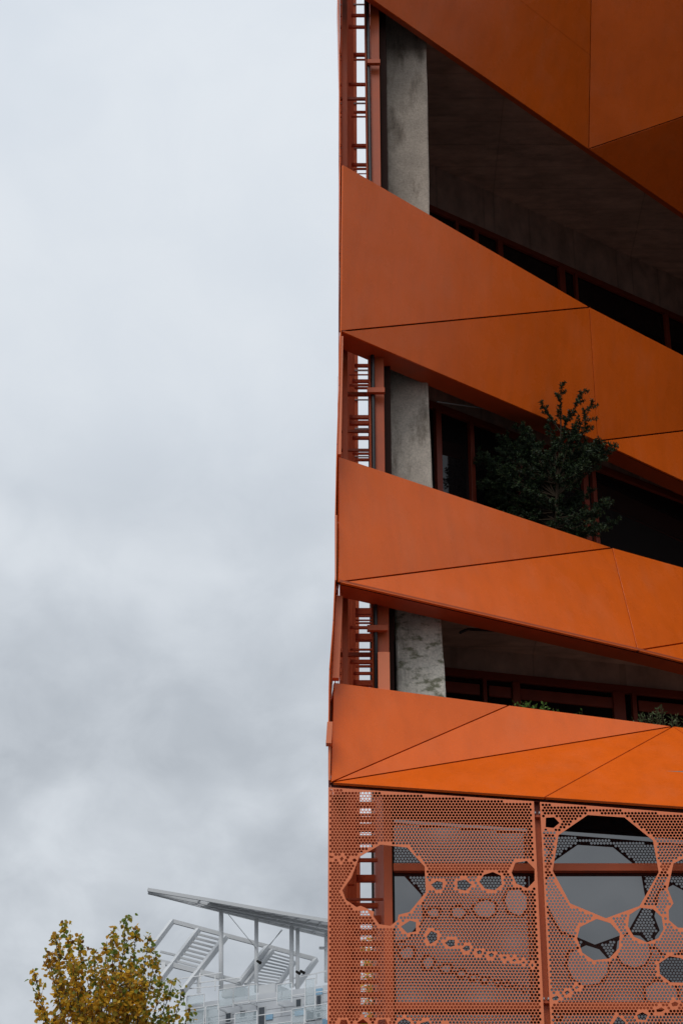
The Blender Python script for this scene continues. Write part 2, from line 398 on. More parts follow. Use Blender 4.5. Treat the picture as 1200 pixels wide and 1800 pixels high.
# corner post and downpipe in the slot (upper storeys)
post = group_part('corner_post', B)
for z0, z1, xa, xb in ((8.95, 11.9, 0.41, 0.54), (11.92, 16.2, 0.403, 0.515), (16.22, 20.9, 0.388, 0.505), (20.92, 26, 0.38, 0.495)):
    box('post_section', xa, xb, 0.72, 0.79, z0, z1, 'orange_frame', post, 0.003)
tube('downpipe', [(0.392, 0.67, 8.9), (0.385, 0.67, 11.5), (0.376, 0.67, 15), (0.352, 0.67, 20), (0.335, 0.67, 27)], 0.024, 'black_pipe', B)
tube('cable_tray', [(0.362, 0.7, 8.9), (0.348, 0.7, 13), (0.322, 0.7, 20), (0.305, 0.7, 27)], 0.016, 'orange_frame', B, 6)
for py in (107, 685, 1103):
    a = U(645, py, 20.6); b = U(668 if py < 300 else 676 if py < 900 else 681, py, 20.6)
    box('pipe_bracket', a.x, b.x, 0.60, 0.66, a.z-0.035, a.z+0.035, 'orange_frame', B, 0.004)
a = U(664, 1135, 20.45); b = U(685, 1135, 20.45)
box('pipe_cover', a.x, b.x, 0.62, 0.715, 8.95, a.z, 'orange_sheet', B, 0.004)

# exposed concrete columns, one per storey
def column(x0b, x1b, x0t, x1t, zb, zt, m, y0=1.40):
    y1 = y0 + 0.55
    bm = bmesh.new(); rows = 10; rng = random.Random(int(zb*10)); prev = None
    for k in range(rows+1):
        t = k/rows; a = x0b+(x0t-x0b)*t; b = x1b+(x1t-x1b)*t; z = zb+(zt-zb)*t; j = lambda: rng.uniform(-.004, .004)
        c = 0.018
        ring = [bm.verts.new(p) for p in ((a+c+j(), y0+j(), z), (b-c+j(), y0+j(), z), (b+j(), y0+c, z), (b+j(), y1, z), (a+j(), y1, z), (a+j(), y0+c, z))]
        if prev:
            for i in range(6): bm.faces.new((prev[i], prev[(i+1)%6], ring[(i+1)%6], ring[i]))
        else: bm.faces.new(ring[::-1])
        prev = ring
    bm.faces.new(prev); o = bm_obj('concrete_column', bm, m, B); return o
c1_ = column(0.605, 1.15, 0.600, 1.175, H(14.2), H(19.1), 'dark_concrete')
c2_ = column(0.600, 1.135, 0.590, 1.075, H(10.4), H(13.5), 'concrete')
c3_ = column(0.63, 1.235, 0.625, 1.14, H(7.56), H(10.0), 'mossy_concrete', 1.10); c3_['label'] = 'weathered concrete column with patches of moss'

# recessed window walls
def window_wall(A, Bp, zb, zh, zc, mull, doorhead=None):
    w = group_part('window_wall', B)
    A = Vector((A.x, A.y, 0)); Bq = Vector((Bp.x, Bp.y, 0)); t = (Bq-A).normalized(); n = Vector((t.y, -t.x, 0))   # n towards the viewer
    A0 = A - t*1.2 if A.x - t.x*1.2 > 0.7 else A + t*((0.72-A.x)/t.x); Ln = (Bq-A0).length*1.0 + 3.5
    def wb(name, s0, s1, z0, z1, n0, n1, m, par, bev=0.0):
        bm = bmesh.new()
        add_prism(bm, [A0+t*s0+n*n0+Vector((0,0,z0)), A0+t*s1+n*n0+Vector((0,0,z0)), A0+t*s1+n*n1+Vector((0,0,z0)), A0+t*s0+n*n1+Vector((0,0,z0))], (0,0,z1-z0))
        return bm_obj(name, bm, m, par, bev)
    ss = []
    for px, py, wd in mull:
        p = on_wall(px, py, A, Bq); s = (Vector((p.x, p.y, 0))-A0).dot(t); ss.append((s, wd*p.y*0 + wd))
    wb('head_rail', 0, Ln, zh-0.10, zh, -0.06, 0.03, 'orange_window_frame', w, 0.004)
    wb('lintel', 0, Ln, zh+0.003, zc, -0.10, 0.0, 'soffit_concrete', w)
    wb('sill_rail', 0, Ln, zb, zb+0.12, -0.06, 0.03, 'orange_window_frame', w)
    edges = [0.0] + [s for s, _ in ss] + [Ln]
    for s, wd in ss:
        wb('mullion', s-wd/2, s+wd/2, zb+0.125, zh-0.105, -0.05, 0.045, 'orange_window_frame', w, 0.004)
    for a, b in zip(edges, edges[1:]):
        if b-a > 0.12:
            wb('pane', a+0.02, b-0.02, zb+0.125, zh-0.105, -0.03, -0.015, 'dark_glass', w)
    if doorhead:
        for a, b in zip(edges, edges[1:]):
            if b-a > 0.4: wb('sash_rail', a+0.06, b-0.06, zh-0.32, zh-0.18, -0.012, 0.02, 'orange_window_frame', w, 0.003)
    return w
window_wall(U(760,365,24.9), U(1200,570,28.0), H(14.2), H(18.3), H(19.1), [(800,400,.06),(834,410,.07),(876,430,.10),(985,490,.12),(1010,500,.05),(1170,580,.08)])
window_wall(U(765,715,22.3), U(1200,870,24.9), H(10.4), H(13.25), H(13.5), [(768,780,.09),(827,800,.07),(912,860,.07),(1027,870,.09),(1042,870,.07),(1300,900,.08)])
window_wall(U(825,1180,22.8), U(1200,1215,23.5), H(7.56), H(9.7), H(10.0), [(850,1210,.05),(905,1210,.10),(1085,1230,.16),(1112,1230,.06),(1400,1240,.08)], True)
# thin conduit and bracket lamps under the slabs
tube('ceiling_conduit', [U(768,706,21.9), U(880,722,22.9), U(1010,760,24.0)], 0.010, 'grey_steel', B, 6)
tube('ceiling_conduit', [U(808,1112,21.6), U(822,1106,21.7), U(905,1110,22.2)], 0.018, 'black_pipe', B, 6)

# ------------------------------------------------------------------ outer skin on the left side, seen edge on
skin = group_part('side_skin', B)
sil = [(-420,592), (0,593), (120,595.5), (300,596.5), (470,596), (590,598.5), (700,595), (803,591.5), (930,588.5), (1030,588.5), (1110,585), (1195,578.5), (1290,577), (1378,577)]
sp = [U(x, y, 20.35) for y, x in sil]
for i in range(len(sp)-1):
    a, b = sp[i], sp[i+1]
    ys = [0.05, 0.62, 1.2]
    for k in range(2):
        bow = [0, -0.01, 0.0][k:k+2]
        pts = [Vector((a.x+bow[0]*(i%2), ys[k]+.006, a.z-.006)), Vector((a.x+bow[1]*(i%2), ys[k+1]-.006, a.z-.006)), Vector((b.x+bow[1]*((i+1)%2)*0, ys[k+1]-.006, b.z+.006)), Vector((b.x, ys[k]+.006, b.z+.006))]
        bm = bmesh.new(); add_prism(bm, pts, (0.012, 0, 0)); bm_obj('facet_panel', bm, 'orange_panel', skin, 0.002)
# front corner trims at each band end and small folded corner plates
def trim(pa, pb, w, name='corner_trim', m='orange_sheet', y0=0.0, y1=0.1):
    a, b = pa, pb; bm = bmesh.new()
    add_prism(bm, [Vector((a.x, y0, a.z)), Vector((a.x+w, y0, a.z)), Vector((b.x+w, y0, b.z)), Vector((b.x, y0, b.z))], (0, y1-y0, 0)); return bm_obj(name, bm, m, B, 0.003)
trim(U(590.5,1050,20.3), U(584,1195,20.3), 0.075, 'corner_plate', 'orange_sheet', 0.25, 0.34)
trim(U(575,1269,19.95), U(572.5,1307,19.95), 0.06, 'corner_plate', 'orange_sheet', -0.06, 0.04)
trim(U(589.5,905,20.0), U(588.5,1020,20.0), 0.018, y0=0.0, y1=0.05)
trim(U(596.5,592,20.1), U(592.5,800,20.1), 0.045, y0=0.08, y1=0.16)
trim(U(578,1312,20.0), U(577,1372,20.0), 0.02, y0=0.0, y1=0.05)

def skin_x(z):
    for a, b in zip(sp, sp[1:]):
        if b.z <= z <= a.z: return a.x + (b.x-a.x)*(a.z-z)/(a.z-b.z)
    return sp[-1].x
for t_, b_ in ((T2[0], B2[0]), (T3[0], B3[0]), (T4[0], B4[0])):
    pts = [t_+Vector((.001,.012,-.004)), b_+Vector((.001,.012,.004)), Vector((skin_x(b_.z)+.013, max(b_.y,0)+.5, b_.z+.004)), Vector((skin_x(t_.z)+.013, max(t_.y,0)+.5, t_.z-.004))]
    bm = bmesh.new(); add_prism(bm, pts, (.006, 0, 0)); bm_obj('corner_return', bm, 'orange_panel', B)
# posts, rear return and rungs inside the slot
slot = group_part('slot_frame', B)
box('rear_return', -0.12, 0.262, 7.0, 7.06, 0.13, 11.5, 'orange_sheet', slot)
box('rear_return', -0.03, 0.262, 7.0, 7.06, 11.505, 38, 'orange_sheet', slot)
for y, x0, x1 in ((0.75, 0.012, 0.075), (2.4, 0.0, 0.105), (4.2, 0.0, 0.155), (5.8, 0.0, 0.20)):
    box('post', x0, x1, y, y+0.07, 9.0, 36, 'orange_frame', slot, 0.003)
    box('post', -0.11, x1-0.03, y, y+0.07, 0.13, 8.95, 'orange_frame', slot, 0.003)
rung_ys = [1.0, 2.42, 4.22, 5.82, 3.3, 6.6]
rng = random.Random(3)
def rung(py, th, mt='orange_frame'):
    k = rng.choice([0, 1, 1, 2, 2, 3, 3, 5]); y = rung_ys[k]
    if mt == 'grey_steel': y = 6.9
    p = U(640, py, 20+y); z = (20+y)*1.15/FPX
    h = max(0.014, th*z*0.95); dpt = max(0.014, th*z*0.9)
    box('rung', -0.02 if p.z > 9.3 else -0.10, 0.452, y+0.075, y+0.075+dpt, p.z-h/2, p.z+h/2, mt, slot, 0.002)
for py, th in ((20,6),(40,6),(89,6),(99,3.5),(141,6),(166,6),(191,5),(199,3),(249,6),(283,6),(291,4),(300,2),
               (637,6),(653,2.5),(664,6),(671,4),(677,4),(686,7),(727,7),(737,8),(752,5),(764,6),(785,5),(792,4),(803,5),
               (1070,12),(1079,3),(1086,2.5),(1091,3),(1098,5),(1115,12),(1137,3.5),(1145,7),(1158,7),(1167,4),(1179,5),(1196,10),
               (1410,9),(1428,4),(1436,8),(1450,12),(1471,12),(1490,7),(1508,6),(1540,11),(1577,4),(1588,8),(1612,12),(1635,9),(1655,8),(1675,12),(1700,9),(1722,6),(1745,8),(1768,10),(1790,8)):
    rung(py, th)
for py, th in ((2,3),(93,3),(176,3),(254,3.5),(646,3),(698,2.5),(749,3),(798,2.5)):
    rung(py, th, 'grey_steel')  # grey rods standing in for glass and roof edges further off

# ------------------------------------------------------------------ perforated screens
PITCHX = 0.0352; ROWZ = PITCHX*0.8660254; RH = PITCHX*0.447
def zoompts(o, s, pts): return [(o[0]+x/s, o[1]+y/s) for x, y in pts]
zA = lambda *p: zoompts((560,1360), 3.75, p)
zB = lambda *p: zoompts((740,1500), 5.4545, p)
zC = lambda *p: zoompts((880,1360), 3.75, p)
zD = lambda *p: zoompts((570,1370), 6.0, p)
def blob(cx, cy, r, n, rot): return [(cx+r*math.cos(rot+2*math.pi*k/n), cy+r*math.sin(rot+2*math.pi*k/n)) for k in range(n)]
OPEN1 = [
 zA((408,467),(582,487),(697,612),(705,780),(597,912),(525,930),(520,965),(472,1003),(398,992),(360,940),(365,910),(275,870),(250,880),(180,832),(155,768),(215,685),(268,548)),
 zA((540,1008),(600,968),(640,978),(640,1040),(582,1050)),
 zB((92,300),(150,263),(205,278),(200,345),(140,350)), zB((345,265),(420,250),(485,303),(425,358),(345,340)),
 zB((555,272),(600,205),(685,178),(762,213),(770,300),(705,352),(610,340)), zB((865,185),(900,90),(1010,72),(1085,150),(1085,262),(1015,335),(910,290)),
 zB((50,800),(95,742),(152,768),(150,830),(85,870)), zB((225,860),(265,828),(320,830),(320,885),(275,900)), zB((393,910),(430,883),(464,890),(464,925),(425,938)),
 zB((526,945),(560,925),(582,940),(577,962),(545,967)), zB((640,970),(675,951),(694,970),(687,990),(660,993)), zB((775,995),(800,983),(818,998),(800,1016)),
 zB((868,1025),(895,1009),(911,1025),(890,1040)), zB((962,1045),(985,1033),(995,1050),(975,1060)), zB((1050,1070),(1065,1053),(1075,1075),(1062,1090)),
 zD((52,803),(98,815),(88,829),(58,829)), zD((163,835),(185,813),(202,835),(180,867)), zD((291,850),(318,831),(344,855),(315,872)),
 blob(604,1799,8,5,.3), blob(637,1801,10,5,1.0), blob(672,1801,11,5,.2), blob(710,1803,13,6,.5), blob(748,1806,12,5,1.3), blob(786,1812,12,6,.2), blob(826,1820,14,7,.2)]
OPEN2 = [
 zC((295,290),(350,287),(385,325),(345,358),(293,352)),
 zC((570,272),(812,288),(1000,440),(1038,650),(912,872),(690,953),(455,855),(340,640),(378,405)),
 zC((520,1010),(630,957),(720,985),(782,1055),(775,1150),(712,1218),(610,1230),(535,1180),(500,1085)),
 zC((845,930),(915,884),(1000,892),(1058,945),(1070,1025),(1035,1085),(960,1112),(875,1075),(835,1005)),
 zC((1135,592),(1225,545),(1330,600),(1400,760),(1340,950),(1240,1018),(1165,1015),(1105,965),(1103,900),(1135,855),(1098,760)),
 zC((1040,1250),(1110,1203),(1180,1215),(1250,1250),(1262,1340),(1200,1378),(1115,1375),(1045,1320)),
 zC((485,1410),(500,1398),(515,1408),(495,1420)), zC((418,1440),(440,1428),(452,1442),(430,1458)), zC((335,1478),(365,1462),(382,1475),(370,1492),(345,1495)),
 zC((1120,1515),(1145,1500),(1168,1512),(1160,1530),(1130,1535)), zC((1022,1555),(1055,1540),(1078,1555),(1055,1570),(1025,1570)),
 zC((895,1590),(930,1572),(965,1590),(950,1625),(905,1620)), zC((735,1650),(770,1598),(820,1640),(810,1690),(745,1690)),
 blob(1256,1790,14,6,.3), blob(1330,1600,20,7,.3)]
def inside(px, pz, poly):
    r = np.zeros(px.shape, bool); n = len(poly)
    for i in range(n):
        x0, z0 = poly[i]; x1, z1 = poly[(i+1) % n]
        if z0 == z1: continue
        c = ((z0 > pz) != (z1 > pz)) & (px < (x1-x0)*(pz-z0)/(z1-z0)+x0); r ^= c
    return r
def segdist(px, pz, poly):
    best = np.full(px.shape, 1e9); n = len(poly)
    for i in range(n):
        a = np.array(poly[i]); b = np.array(poly[(i+1) % n]); e = b-a; l2 = max(e.dot(e), 1e-12)
        t = np.clip(((px-a[0])*e[0]+(pz-a[1])*e[1])/l2, 0, 1)
        best = np.minimum(best, np.hypot(px-a[0]-t*e[0], pz-a[1]-t*e[1]))
    return best
def perforated_mesh(name, outline, opens, thick=0.003, rim=0.0285, edge=0.024, zref=0.0, xref=0.0):
    """outline and openings in (x, z); hexagonal holes on a lattice, real openings with sheet thickness"""
    xs = [p[0] for p in outline]; zs = [p[1] for p in outline]
    r0, r1 = int((min(zs)-zref)/ROWZ)-1, int((max(zs)-zref)/ROWZ)+2
    c = []
    for r in range(r0, r1):
        o = (r % 2)*0.5*PITCHX
        c.append(np.stack([np.arange(math.floor((min(xs)-xref)/PITCHX)-1, (max(xs)-xref)/PITCHX+1)*PITCHX+o+xref, np.full(int(np.arange(math.floor((min(xs)-xref)/PITCHX)-1, (max(xs)-xref)/PITCHX+1).size), r*ROWZ+zref)], 1))
    c = np.concatenate(c)
    ok = inside(c[:,0], c[:,1], outline) & (segdist(c[:,0], c[:,1], outline) > edge)
    for q in opens: ok &= ~inside(c[:,0], c[:,1], q) & (segdist(c[:,0], c[:,1], q) > rim)
    c = c[ok]
    verts = [Vector(p) for p in outline]; edges = [(i, (i+1) % len(outline)) for i in range(len(outline))]
    for q in opens:
        s = len(verts); verts += [Vector(p) for p in q]; edges += [(s+i, s+(i+1) % len(q)) for i in range(len(q))]
    ang = [math.pi/6 + k*math.pi/3 for k in range(6)]; off = [(RH*math.cos(a), RH*math.sin(a)) for a in ang]
    for x, z in c:
        s = len(verts); verts += [Vector((x+a, z+b)) for a, b in off]; edges += [(s+i, s+(i+1) % 6) for i in range(6)]
    ov, oe, of, _, _, _ = delaunay_2d_cdt(verts, edges, [], 0, 1e-6, False)
    V = np.array([(v[0], v[1]) for v in ov]); F = np.array([f for f in of if len(f) == 3])
    cen = V[F].mean(1)
    keep = inside(cen[:,0], cen[:,1], outline)
    for q in opens: keep &= ~inside(cen[:,0], cen[:,1], q)
    # nearest lattice point of kept holes, by hashing
    key = {}
    for i, (x, z) in enumerate(c): key[(int(round((z-zref)/ROWZ)), int(round((x-xref)/PITCHX*2)))] = i
    inr = RH*math.cos(math.pi/6)
    rr = np.round((cen[:,1]-zref)/ROWZ).astype(int)
    inhole = np.zeros(len(F), bool)
    for dr in (-1, 0, 1):
        r = rr+dr; o = (r % 2)*0.5
        cc = np.round((cen[:,0]-xref)/PITCHX - o) + o
        dx = cen[:,0]-xref-cc*PITCHX; dz = cen[:,1]-zref-r*ROWZ
        h = (np.abs(dx) < inr-1e-7) & (np.abs(dx*0.5+dz*0.8660254) < inr-1e-7) & (np.abs(dx*0.5-dz*0.8660254) < inr-1e-7)
        for i in np.nonzero(h)[0]:
            if (int(r[i]), int(round(cc[i]*2))) in key: inhole[i] = True
    F = F[keep & ~inhole]
    a, b, d = V[F[:,0]], V[F[:,1]], V[F[:,2]]
    flip = ((b[:,0]-a[:,0])*(d[:,1]-a[:,1]) - (b[:,1]-a[:,1])*(d[:,0]-a[:,0])) < 0
    F[flip] = F[flip][:, ::-1]
    n = len(V)
    verts3 = [(x, 0.0, z) for x, z in V] + [(x, thick, z) for x, z in V]
    faces = [tuple(int(k) for k in f) for f in F] + [tuple(int(k)+n for k in f[::-1]) for f in F]
    es = set()
    for f in F:
        for i in range(3): es.add((int(f[i]), int(f[(i+1) % 3])))
    faces += [(i2, i1, i1+n, i2+n) for i1, i2 in es if (i2, i1) not in es]
    used = sorted({k for f in faces for k in f}); mp = {k: i for i, k in enumerate(used)}
    me = bpy.data.meshes.new(name)
    me.from_pydata([verts3[k] for k in used], [], [tuple(mp[k] for k in f) for f in faces]); me.materials.append(MATS['orange_sheet']); me.update()
    return me
def plane_xz(pts):
    r = []
    for x, y in pts:
        p = U(x, y, 20.0); r.append((p.x, p.z))
    return r
ZBOT = 5.72
def xz(px, py): p = U(px, py, 20.0); return p.x, p.z
zl = xz(578,1384)[1]; zr1 = xz(941,1408.5)[1]; zl2 = xz(953,1409.5)[1]; zr2 = xz(1330,1438)[1]
X0, X1, X2, X3 = -0.137, 2.022, 2.088, 4.25
me1 = perforated_mesh('perforated_screen', [(X0,ZBOT), (X1,ZBOT), (X1,zr1), (X0,zl)], [plane_xz(q) for q in OPEN1], xref=-0.111, zref=zl-0.034)
me2 = perforated_mesh('perforated_screen', [(X2,ZBOT), (X3,ZBOT), (X3,zr2), (X2,zl2)], [plane_xz(q) for q in OPEN2], xref=2.116, zref=zl2-0.034)
s1 = link(bpy.data.objects.new('perforated_screen', me1), B); s1['label'] = 'perforated orange screen at the corner with one ragged opening'
s2 = link(bpy.data.objects.new('perforated_screen', me2), B); s2['label'] = 'perforated orange screen with a large nine-sided opening'
# plain perforated sheet for the side and the far right
me3 = perforated_mesh('perforated_screen', [(0,ZBOT), (2.16,ZBOT), (2.16,8.60), (0,8.60)], [], xref=0.03, zref=ZBOT+0.03)
s3 = link(bpy.data.objects.new('perforated_screen', me3), B); s3.location = (4.32, 0, 0)
for k in range(3):
    o = link(bpy.data.objects.new('perforated_screen', me3), B); o.rotation_euler = (0, 0, math.pi/2); o.location = (-0.1335, 0.045+2.22*k, 0.12)
for r_ in range(8):
    for k in range(3):
        o = link(bpy.data.objects.new('perforated_screen', me3), B); o.rotation_euler = (0, 0, math.pi/2)
        zq = 8.82 + r_*2.92; o.location = ((-0.075, -0.045, -0.035)[min(r_, 2)], 1.25+1.92*k, zq-ZBOT); o.scale = (0.88, 1, 1)
# folded edges of the two front screens
for xa, xb, za, zb in ((X0, X1, zl, zr1), (X2, X3, zl2, zr2)):
    e = group_part('screen_edge', B)
    for x in (xa, xb):
        zz = za if x == xa else zb
        box('edge_fold', x-0.002 if x == xa else x-0.001, x+0.001 if x == xa else x+0.002, 0.0035, 0.035, ZBOT, zz-0.004, 'orange_sheet', e)
box('glint_strip', X0+0.003, X0+0.046, 0.05, 0.055, ZBOT, zl-0.01, 'orange_frame', B)  # added strip, hides bright sky glints behind the outermost holes
box('facade_base', -0.13, 9.2, 0.0, 0.05, 0.13, ZBOT-0.05, 'orange_sheet', B, 0.004)
box('side_base', -0.135, -0.10, 0.06, 7.0, 0.13, ZBOT-0.05, 'orange_sheet', B, 0.004)
# support post behind the joint of the screens, clips
pt = group_part('support_post', B)
box('post_section', 2.022, 2.092, 0.10, 0.19, 4.6, 8.50, 'orange_frame', pt, 0.003)
box('post_section', 2.022, 2.092, 0.12, 0.17, 8.506, 8.74, 'orange_window_frame', pt, 0.003)
for py in (1427, 1754):
    z = U(950, py, 20).z
    for x in (2.026, 2.072): box('clip', x, x+0.014, 0.02, 0.098, z-0.01, z+0.01, 'grey_steel', pt)
    box('bracket', 2.018, 2.096, 0.04, 0.098, z-0.045, z-0.02, 'orange_frame', pt, 0.002)
box('support_post', 4.26, 4.31, 0.10, 0.19, 4.6, 8.50, 'orange_frame', B, 0.003)

# glazing behind the screens
GY = 0.50
gl = group_part('glazing', B)
z_t1 = U(800, 1524, 20.4).z; z_t2 = U(800, 1768, 20.4).z
for xa, xb in ((0.56, 2.04), (2.08, 4.26), (4.30, 9.2)):
    for za, zb in ((4.6, z_t2-0.035), (z_t2+0.035, z_t1-0.035), (z_t1+0.035, 9.0)):
        box('pane', xa, xb, GY, GY+0.02, za, min(zb, H(7.34)), 'window_glass', gl)
for z in (z_t1, z_t2):
    box('transom', 0.548, 9.2, GY-0.10, GY-0.012, z-0.042, z+0.042, 'orange_frame', gl, 0.004)
for x in (2.06, 4.28):
    box('mullion', x-0.018, x+0.018, GY-0.02, GY+0.03, 4.6, H(7.34), 'dark_rubber', gl)
box('corner_mullion', 0.445, 0.535, GY-0.10, GY+0.06, 4.6, 8.86, 'orange_frame', gl, 0.004)
box('gasket', 0.537, 0.56, GY-0.05, GY+0.03, 4.6, 8.86, 'dark_rubber', gl)
box('inner_sill', 0.46, 9.2, GY-0.05, GY+0.3, 0.13, 4.58, 'orange_frame', B)
# dark closing plate between the lowest band and the glass
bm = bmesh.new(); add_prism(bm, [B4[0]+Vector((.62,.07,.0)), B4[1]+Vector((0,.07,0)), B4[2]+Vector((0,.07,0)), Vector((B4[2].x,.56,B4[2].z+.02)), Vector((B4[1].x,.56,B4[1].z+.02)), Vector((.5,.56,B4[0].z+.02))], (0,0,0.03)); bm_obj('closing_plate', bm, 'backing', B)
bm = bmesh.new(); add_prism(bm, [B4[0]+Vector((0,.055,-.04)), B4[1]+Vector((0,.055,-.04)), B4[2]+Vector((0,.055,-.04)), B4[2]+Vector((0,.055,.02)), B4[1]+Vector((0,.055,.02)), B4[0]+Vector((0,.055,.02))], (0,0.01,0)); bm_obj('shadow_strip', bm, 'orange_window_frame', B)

# ------------------------------------------------------------------ plants on the balconies
def leaf_cloud(rng, base, n, fn): pass
def conifer():
    rng = random.Random(11)
    base = Vector((U(955,960,22.5).x, 2.55, H(10.42)))
    root = empty('yew_tree', base, 'dark green needle-leaved yew leaning out over the middle balcony band', 'conifer')
    tips = [(985,672,22.15,1), (1028,684,22.1,1), (948,706,22.2,1), (1043,705,22.1,.8), (1082,778,22.1,.7), (1000,720,22.2,.9), (1012,740,22.25,.8), (962,735,22.3,.8), (1035,748,22.2,.8),
            (905,745,22.3,.7), (870,770,22.3,.7), (845,800,22.2,.6), (838,850,22.2,.6), (862,905,22.15,.5), (900,880,22.1,.6), (935,790,22.0,.8), (985,800,21.95,.8), (1030,815,22.0,.7),
            (1078,880,22.2,.5), (1060,900,22.15,.5), (1045,930,22.2,.4), (930,860,21.95,.6), (985,870,21.95,.6), (1015,905,22.0,.5), (965,915,21.98,.4), (1000,935,22.05,.4), (895,820,22.1,.7), (1050,785,22.2,.7), (905,915,22.05,.4), (875,850,22.3,.5),
            (955,830,22.5,.6), (1000,850,22.6,.6), (920,900,22.5,.5), (880,890,22.5,.5), (1040,860,22.5,.5), (970,770,22.6,.7), (915,775,22.5,.7), (1020,780,22.6,.7), (860,830,22.6,.5), (940,935,22.3,.4), (1020,945,22.3,.4)]
    bmw = bmesh.new(); nv, nf, ni = [], [], []
    stem_top = Vector((U(985,760,22.3).x, 2.3, U(985,760,22.3).z))
    add_tube(bmw, [base, base.lerp(stem_top, .4)+Vector((.04,0,0)), base.lerp(stem_top, .75), stem_top], [.035, .028, .02, .01], 7)
    def needle(p, d, l, w, mi):
        side = d.cross(Vector((rng.uniform(-1,1), rng.uniform(-1,1), rng.uniform(-1,1))))
        if side.length < 1e-3: return
        side = side.normalized()*w; s = len(nv)
        nv.extend([p-side*.6, p+d*l*.5-side, p+d*l, p+d*l*.5+side, p+side*.6]); nf.append((s, s+1, s+2, s+3, s+4)); ni.append(mi)
    def spray(p, q, depth):
        v = q-p; L_ = v.length
        if L_ < 1e-3: return
        d = v.normalized(); n = max(8, int(L_/0.0028))
        for i in range(n):
            t = rng.random(); o = Vector((rng.gauss(0,1), rng.gauss(0,1), rng.gauss(0,1))); o = (o - d*o.dot(d)).normalized()
            needle(p+v*t, (o + d*rng.uniform(.2,.9)).normalized(), rng.uniform(.024,.042), .0052, 1 if t > .6 and rng.random() < .5 else 0)
        if depth > 0:
            m = max(3, int(L_/0.055))
            for i in range(m):
                t = (i+.6)/(m+.6)
                o = Vector((rng.gauss(0,1), rng.gauss(0,.6), rng.gauss(0,.5))); o = (o - d*o.dot(d)).normalized()
                spray(p+v*t, p+v*t+(o*rng.uniform(.5,1)+d*rng.uniform(.5,.9)).normalized()*L_*(1-t*.6)*rng.uniform(.32,.55)*(1 if depth > 1 else .9), depth-1)
    rj = random.Random(4)
    tips += [(px+rj.uniform(-34,24), min(py+rj.uniform(-8,40), 930), d+rj.uniform(-.1,.25), k*.9) for px, py, d, k in tips if py > 735 for _ in range(2)]
    for px, py, d, k in tips:
        d += 0.28*min(1, max(0, (py-770)/90))
        tip = U(px, py, d); st = base.lerp(stem_top, min(1, max(.1, k)))
        mid = st.lerp(tip, .55) + Vector((0, 0, -.05 if py > 760 else .0))
        add_tube(bmw, [st, mid, tip], [.012, .007, .002], 5)
        spray(st.lerp(mid, .4), mid, 2); spray(mid, tip, 2)
    bm_obj('trunk', bmw, 'twig', root)
    mesh('needles', nv, nf, None, root, mats=['yew_needle','yew_tip'], idx=ni)['kind'] = 'stuff'
conifer()

def shrub(name, label, pxs, pytop, pybot, d, mt, llen, lwid, n, seed, upright, bz):
    rng = random.Random(seed)
    a = U(pxs[0], pybot, d); b = U(pxs[1], pybot, d); base = Vector(((a.x+b.x)/2, a.y+.05, bz))
    root = empty(name, base, label, 'shrub', 'low plants in the balcony troughs')
    bmw = bmesh.new(); nv, nf = [], []
    for k in range(n):
        f = rng.random(); x = pxs[0]+(pxs[1]-pxs[0])*f
        ph = pytop(f) + abs(rng.gauss(0, 5)); tip = U(x, ph, d+rng.uniform(-.12,.15))
        st = Vector((base.x+(tip.x-base.x)*.6, tip.y+.05, bz)); mid = st.lerp(tip, .6)+Vector((rng.uniform(-.02,.02), 0, 0))
        add_tube(bmw, [st, mid, tip], [.006, .004, .0015], 5)
        m = 26
        for i in range(m):
            t = .25+.75*i/m; p = st.lerp(mid, t/.6) if t < .6 else mid.lerp(tip, (t-.6)/.4)
            o = Vector((rng.gauss(0,1), rng.gauss(0,1), rng.gauss(.3,.5)+upright)).normalized()
            s = o.cross(Vector((rng.uniform(-1,1), rng.uniform(-1,1), .6))).normalized(); l = llen*rng.uniform(.6,1.2); w = lwid*rng.uniform(.7,1.2)
            c = len(nv); nv.extend([p, p+o*l*.45+s*w, p+o*l*.85+s*w*.7, p+o*l, p+o*l*.85-s*w*.7, p+o*l*.45-s*w]); nf.append(tuple(range(c, c+6)))
    bm_obj('stems', bmw, 'twig', root); mesh('leaves', nv, nf, mt, root)['kind'] = 'stuff'
shrub('boxwood_shrub', 'round-leaved green shrub behind the lowest band, left of the wispy one', (902,985), lambda f: 1230+16*f**2+3*math.sin(f*17), 1255, 21.42, 'shrub_leaf', .05, .013, 34, 5, .4, H(7.58))
shrub('sprig_shrub', 'small sprig of leaves peeping over the lowest band between two larger shrubs', (1008,1032), lambda f: 1247+3*math.sin(f*9), 1262, 21.5, 'shrub_leaf', .045, .01, 6, 8, .4, H(7.58))
shrub('narrow_leaf_shrub', 'wispy narrow-leaved shrub behind the lowest band at the right edge', (1104,1260), lambda f: 1248+8*math.sin(f*14)+4*math.sin(f*31), 1280, 21.8, 'bamboo_leaf', .06, .006, 60, 6, .7, H(7.58))

